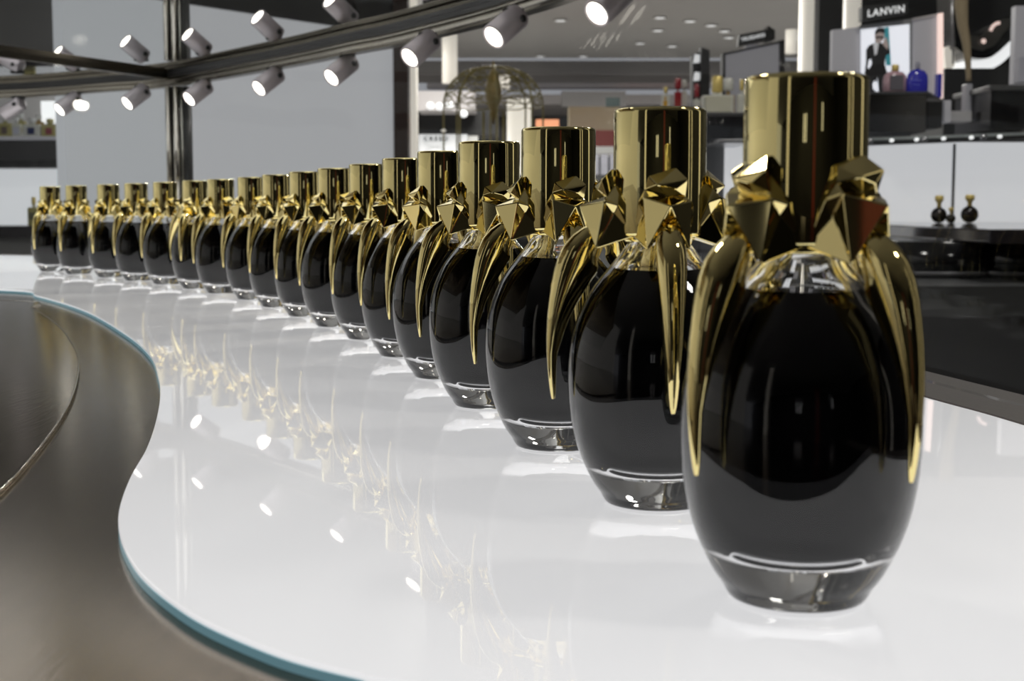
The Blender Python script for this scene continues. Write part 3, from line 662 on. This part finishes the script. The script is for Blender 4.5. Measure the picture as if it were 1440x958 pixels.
# curved white lit ribbon sculpture and drape leg
def ribbon(pts, y0, dz, m_, name, par):
    vs = []; fs = []
    mm = MB()
    pth = catmull([(at(x, y, y0).x, at(x, y, y0).z) for x, y in pts[0]], 6); pth2 = catmull([(at(x, y, y0).x, at(x, y, y0).z) for x, y in pts[1]], 6)
    n = min(len(pth), len(pth2)); mm = MB()
    vs = [(p.x, y0, p.y) for p in pth[:n]] + [(p.x, y0, p.y) for p in pth2[:n]] + [(p.x, y0+dz, p.y) for p in pth[:n]] + [(p.x, y0+dz, p.y) for p in pth2[:n]]
    for i in range(n-1):
        fs += [(i, i+1, n+i+1, n+i), (2*n+i, 3*n+i, 3*n+i+1, 2*n+i+1), (i, 2*n+i, 2*n+i+1, i+1), (n+i, n+i+1, 3*n+i+1, 3*n+i)]
    fs += [(0, n, 3*n, 2*n), (n-1, 3*n-1, 4*n-1, 2*n-1)]
    mm.add(vs, fs, False); return mm.build(name, m_, par)
RY = 8.0
rb = thing('curved_canopy', 'dark curved hanging canopy with a sweeping white lit band', 'canopy', at(1380, 96, RY))
ribbon([[(1362,80),(1385,82),(1400,76),(1412,68),(1422,58),(1440,36)],[(1362,97),(1388,99),(1402,93),(1412,86),(1424,74),(1442,54)]], RY, .3, SIGNLIT, 'lit_band', rb)
ribbon([[(1328,74),(1330,66),(1341,64)],[(1330,96),(1335,96),(1343,94)]], RY, .3, COLUMN, 'lit_band', rb)
DG2 = flat('satin_dark_grey', (.10, .10, .09), .3)
ribbon([[(1340,-15),(1362,48),(1380,48),(1394,34),(1410,26),(1440,18),(1470,10)],[(1343,66),(1364,80),(1388,82),(1403,74),(1414,64),(1442,38),(1470,20)]], RY-.1, .3, BLACK, 'dark_shell', rb)
ribbon([[(1362,49),(1380,50),(1395,35),(1412,27),(1428,27)],[(1366,66),(1384,70),(1400,62),(1412,46),(1428,32)]], RY-.14, .03, DG2, 'grey_shell', rb)
m = MB(); m.tube([at(1393, 43, RY-.16), at(1396, 37, RY-.16), at(1401, 33, RY-.16), at(1406, 32, RY-.16)], .009, 8); m.lathe([(.004, 0), (.014, .004), (.004, .02)], 12, at(1383, 58, RY-.16), (0, -1, 0)); m.build('small_lamp', PINKLIT, rb)
FB = flat('tan_fabric', (.40, .32, .20), .8, var=.2, vscale=30, stretch=(4, 4, .4))
lg = MB(); lg.tube([at(1352, -30, 5.6), at(1352, 10, 5.6), at(1354, 35, 5.6), at(1359, 60, 5.6), at(1361, 85, 5.6), at(1362, 108, 5.6), at(1362, 114, 5.6)], [.028, .026, .021, .017, .013, .010, .012], 16)
o = lg.build('hanging_drape', FB); tag(o, 'tapering tan draped column hanging above the translucent box', 'drape')
m = MB(); m.tube([at(1340, -30, 5.7), at(1340, 90, 5.7)], .004, 8); o = m.build('hanging_rod', STEEL); tag(o, 'thin vertical rod left of the tapering tan drape', 'rod')
tb = thing('translucent_box', 'pale translucent box below the tapering tan drape', 'box', at(1352, 171, 5.2))
bx(1357, 118, 1368, 170, 5.2, .05, flat('milky_acrylic', (.42, .42, .46), .2), 'upright_sheet', '', '', tb)
bx(1334, 156, 1367, 171, 5.15, .12, flat('milky_base', (.45, .44, .45), .25), 'box_base', '', '', tb)
o = bx(1385, 140, 1391, 168, 5.4, .04, flat('orange_red', (.6, .10, .02), .4, emit=(1, .2, .03), es=.15), 'orange_box', 'narrow orange-red box left of the far right black block', 'box')
bx(1326, 96, 1440, 192, 6.2, .5, MBLACK, 'back_cabinet', 'black cabinet below the sweeping white lit band', 'cabinet', z0=0)
rc = thing('black_block', 'glossy black display block at the far right edge with pale top rim', 'display block', at(1420, 180, 5.0))
bx(1392, 126, 1480, 182, 5.0, .4, BLACK, 'block', '', '', rc)
bx(1381, 168.4, 1391, 182, 5.38, .1, BLACK, 'side_step', '', '', rc)
bx(1392, 120, 1480, 127, 4.98, .42, DGREY, 'top_rim', '', '', rc)
bx(1425, 8, 1490, 118, 5.5, .05, GREYP, 'grey_wall_board', 'tall grey board at the far right edge above the black block', 'display board')
bx(1432, 80, 1450, 116, 5.3, .05, PAPER, 'pale_box', 'pale lilac box at the far right edge on the black block', 'box')

# ------------------------------------------------------------------ lit niche counter with round black bottles
NY = 5.1
KZ = at(1330, 312, NY).z
nc = thing('niche_counter', 'black counter with white backlit niche wall and rounded drums modelled from reflections', 'counter', (at(1340, 312, NY).x, 4.2, 0))
aX = at(1200, 312, NY).x; bX = at(1500, 312, NY).x
m = MB(); m.box((aX, NY, KZ), (at(1339, 300, NY).x-.004, NY+.06, at(1330, 200, NY).z)); m.box((at(1341, 300, NY).x, NY, KZ), (bX, NY+.06, at(1330, 200, NY).z)); m.build('lit_back_panel', WHITELIT, nc)
m = MB(); m.box((at(1339, 300, NY).x-.005, NY-.002, KZ), (at(1341, 300, NY).x+.001, NY+.05, at(1330, 202, NY).z)); m.build('panel_seam', flat('seam_grey', (.42, .42, .44), .5), nc)
for k in range(1): pass
m = MB(); m.box((aX-.1, 3.35, KZ-.035), (bX, NY+.06, KZ)); m.build('counter_top', flat('mauve_black_gloss', (.03, .026, .03), .07), nc, bevel=.004)
zt_ = at(1330, 330, 3.4).z; zl = at(1330, 396, 3.4).z
m = MB(); m.box((aX-.1, 3.75, 0), (bX, 5.1, KZ-.035)); m.build('cabinet_body', BLACK, nc)
m = MB(); m.box((aX-.5, 3.2, zl-.07), (bX, 3.75, zl)); m.build('lower_ledge', flat('dark_ledge', (.05, .052, .053), .35, var=.2, vscale=6), nc)
m = MB(); m.box((aX-.5, 3.3, 0), (bX, 3.75, zl-.07)); m.build('plinth', MBLACK, nc)
for cx, r in ((1322, 72), (1442, 84)):  # drums and rims modelled as solids in place of dark rounded reflections
    c_ = at(cx, 330, 3.66); R_ = r/F*3.66
    m = MB(); m.lathe([(R_*.80, zl+.0005), (R_*.97, zl+.012), (R_, zl+.03), (R_, KZ-.036)], 48, (c_.x, 3.66, 0)); m.build('reflected_drum', BLACK, nc)
    m = MB(); m.lathe([(R_*.84, zl+.0002), (R_*1.01, zl+.013), (R_*1.01, zl+.017), (R_*.84, zl+.006)], 48, (c_.x, 3.66, 0)); m.build('reflected_rim', flat('rim_grey', (.28, .28, .30), .3), nc)
# glass shelf on top of the niche with steel fixings
gs = thing('glass_shelf', 'glass shelf with steel fixings running above the white lit niche', 'shelf', (at(1340, 196, NY-.2).x, NY-.2, at(1340, 196, NY-.2).z))
m = MB(); m.slab([at(1216, 198, NY-.25), at(1500, 188, NY-.25), at(1500, 184, NY-.25), at(1216, 194, NY-.25)], .24); m.build('glass_sheet', flat('glass_green_grey', (.30, .33, .33), .05), gs)
m = MB(); m.slab([at(1216, 205, NY-.22), at(1500, 194, NY-.22), at(1500, 188, NY-.22), at(1216, 198, NY-.22)], .02); m.build('dark_channel', DGREY, gs)
for k, x in enumerate((1223, 1254, 1289, 1300, 1327, 1366, 1383, 1406)):
    p = at(x, 199-(x-1216)*.036, NY-.27); big = x in (1223, 1300, 1383)
    m = MB(); m.lathe([(.010 if big else .006, -.008), (.010 if big else .006, .008)], 14, p, (0, -1, 0) if not big else (0, 0, 1)); m.build('steel_fixing', STEEL if big else SIGNLIT, gs)
RG = flat('round_black_glass', (.006, .006, .008), .06)
for cx, yb, yt, w, lab, dy in ((1320, 310.5, 272, 22, 'left round black ball-shaped bottle with gold stopper in the white niche', .25), (1337, 310, 288, 13, 'tiny round black bottle with gold stopper between two larger round ones', .3), (1363, 310.5, 271, 24, 'right and larger round black ball-shaped bottle with gold stopper in the white niche', .25)):
    Y = NY-dy-.15; b = at(cx, yb, Y); b.z = KZ; W = w/F*Y; h = (yb-yt)/F*Y
    o = thing('round_perfume_bottle', lab, 'perfume bottle', tuple(b), 'round black bottles in the white niche')
    m = MB(); m.lathe([(W*.5*sin(pi*t/16)+.0005, b.z+W*.5*(1-cos(pi*t/16))) for t in range(1, 16)], 28, (b.x, b.y, 0)); m.build('ball_flacon', RG, o)
    m = MB(); z = b.z+W*.97; hh = h-W*.97
    m.lathe([(W*.14, z), (W*.13, z+hh*.30), (W*.17, z+hh*.45), (W*.27, z+hh*.6), (W*.28, z+hh*.92), (W*.2, z+hh)], 24, (b.x, b.y, 0)); m.build('gold_stopper', GC, o)

# ------------------------------------------------------------------ left shelf unit seen past the panel
LX = 6.4
lu = thing('perfume_wall_unit', 'wall unit with black fascia and white lit niche at the far left', 'wall unit', (at(40, 316, LX).x, LX+.2, 0))
def lb(x0, y0, x1, y1, Y, d, m_, n_, z0=None): return bx(x0, y0, x1, y1, Y, d, m_, n_, '', '', lu, z0=z0)
lb(-60, 232, 95, 318, LX+.30, .05, WHITELIT, 'lit_back_panel')
lb(-60, 197, 94, 224, LX+.02, .33, DGREY, 'black_fascia')
lb(-60, 224, 94, 236, LX+.1, .25, flat('dim_row', (.10, .10, .10), .4, var=.8, vscale=25), 'lower_fascia')
lb(-60, 192, 95, 197, LX, .35, GREYP, 'shelf_board')
lb(-60, 110, 92, 192, LX+.36, .05, flat('warm_grey_wall', (.40, .38, .37), .6, emit=(1, .97, .95), es=.09), 'back_board')
lb(-60, 318, 150, 334, LX-.2, .6, flat('dark_counter_top', (.04, .036, .04), .2), 'counter_top')
lb(-60, 334, 150, 400, LX-.15, .5, flat('grey_cabinet', (.22, .215, .21), .35), 'cabinet', z0=0)
bx(58, 142, 77, 173, LX+.28, .03, SIGNLIT, 'glowing_card', 'bright white glowing card standing behind the yellow bottle at far left', 'card')
bx(81, 150, 88, 192, LX+.2, .03, MBLACK, 'black_tester', 'slim black upright box at the right end of the upper left shelf', 'box')
bl_ = [(8, 192, 163, 20, YEL, WHITE, 'tall pale yellow bottle with brown label, leftmost on the upper left shelf', BRL), (24, 192, 165, 13, CG, WHITE, 'small bottle with pale lilac label, second on the upper left shelf', WLB), (46, 192, 166, 24, CG, WHITE, 'clear bottle with navy square label on the upper left shelf', NAVY), (71, 192, 167, 22, YEL, YEL, 'yellow square bottle with dull red label on the upper left shelf', MAR)]
for cx, yb, yt, w, g_, c_, lab, lm in bl_:
    bottle(cx, yb, yt, w, LX+.10, g_, c_, lab, 'box', .45, .25, 'bottles on the upper left shelf', band=(lm, .38 if w > 15 else .6, .15, .62))
for cx, yt, g_, lab in ((30, 160, YEL, 'pale yellow bottle with white cap behind the lilac label bottle'), (55, 161, AMB, 'amber bottle with white cap behind the clear and yellow bottles')):
    bottle(cx, 186, yt, 14, LX+.24, g_, WHITE, lab, 'box', .6, .3, 'bottles on the upper left shelf')
gb = bottle(48.5, 318, 277, 17, LX+.0, YEL, GC, 'pale gold square bottle on the dark counter left of the last black bottle', 'box', .35, .25, band=(flat('grey_green_label', (.2, .2, .12)), .6, .3, .62))

# ------------------------------------------------------------------ shop side behind the camera (seen only in reflections)
def rearcol(x, y, r, m_, label, z0=0, z1=CH):
    o = MB().lathe([(r, z0), (r, z1)], 24, (x, y, 0)).build('round_column', m_); tag(o, label, 'column')
rearcol(-2.35, -2.2, .11, COLUMN, 'lit round column behind the camera on the left')
rearcol(2.5, 1.35, .12, COLUMN, 'lit round column beside the counter on the right, outside the picture')
rearcol(2.9, -.5, .05, COLUMN, 'slim lit pole to the right behind the camera')
rearcol(2.9, -.05, .05, COLUMN, 'slim lit pole to the right of the camera')
o = MB().box((.25, -4.0, 0), (.55, -3.9, 2.6)).build('red_banner', RED); tag(o, 'tall dark red banner standing behind the camera', 'banner')
o = MB().box((-5, -4.6, 0), (5, -4.2, 2.5)).build('dark_wall_unit', MBLACK); tag(o, 'long dark wall unit behind the camera', 'wall unit')
for k, (x, z) in enumerate(((-1.2, 1.5), (-.9, 1.5), (1.5, 1.7))):
    o = MB().box((x, -4.19, z), (x+.16, -4.15, z+.5)).build('lit_showcard', WHITELIT); tag(o, ['left lit card on the dark wall unit behind the camera','middle lit card on the dark wall unit behind the camera','right lit card on the dark wall unit behind the camera'][k], 'card')

# ------------------------------------------------------------------ light
w = bpy.data.worlds.new('shop_ambient'); S.world = w; w.use_nodes = True
w.node_tree.nodes['Background'].inputs[0].default_value = (.92, .93, 1, 1); w.node_tree.nodes['Background'].inputs[1].default_value = .30
def area(name, loc, size, e, rot=(0, 0, 0), col=(1, .96, .90), sy=None):
    ld = bpy.data.lights.new(name, 'AREA'); ld.energy = e; ld.size = size; ld.color = col
    if sy: ld.shape = 'RECTANGLE'; ld.size_y = sy
    lo = bpy.data.objects.new(name, ld); C.objects.link(lo); lo.location = loc; lo.rotation_euler = rot
area('shop_fill', (-1.2, 2.0, CH-.03), .5, 30)  # area lights added to brighten the shop, no fittings modelled
area('shop_fill', (1.5, 3.6, CH-.03), .4, 24)
area('shop_fill', (1.6, .2, CH-.03), .3, 10)
area('shop_fill', (0, 10, CH-.03), 1.2, 230)
area('shop_fill', (-3, 16, CH-.03), 1.5, 320)
area('shop_fill', (4, 16, CH-.03), 1.5, 320)
# ------------------------------------------------------------------ camera
cd = bpy.data.cameras.new('camera'); cam = bpy.data.objects.new('camera', cd); C.objects.link(cam)
cam.location = (0, 0, E); cam.rotation_euler = (pi/2-PITCH, 0, 0)
cd.sensor_width = 36; cd.lens = 36*F/1440; cd.clip_start = .01; cd.clip_end = 100
cd.dof.use_dof = True; cd.dof.focus_distance = .68; cd.dof.aperture_fstop = 25
S.camera = cam
S.view_settings.view_transform = 'Standard'; S.view_settings.look = 'None'; S.view_settings.exposure = 0; S.view_settings.gamma = 1
S.view_settings.use_curve_mapping = False
S.cycles.max_bounces = 16; S.cycles.transmission_bounces = 14; S.cycles.glossy_bounces = 8; S.cycles.transparent_max_bounces = 16; S.cycles.sample_clamp_indirect = 6
for o in list(bpy.data.objects):
    if '_o' in o: del o['_o']
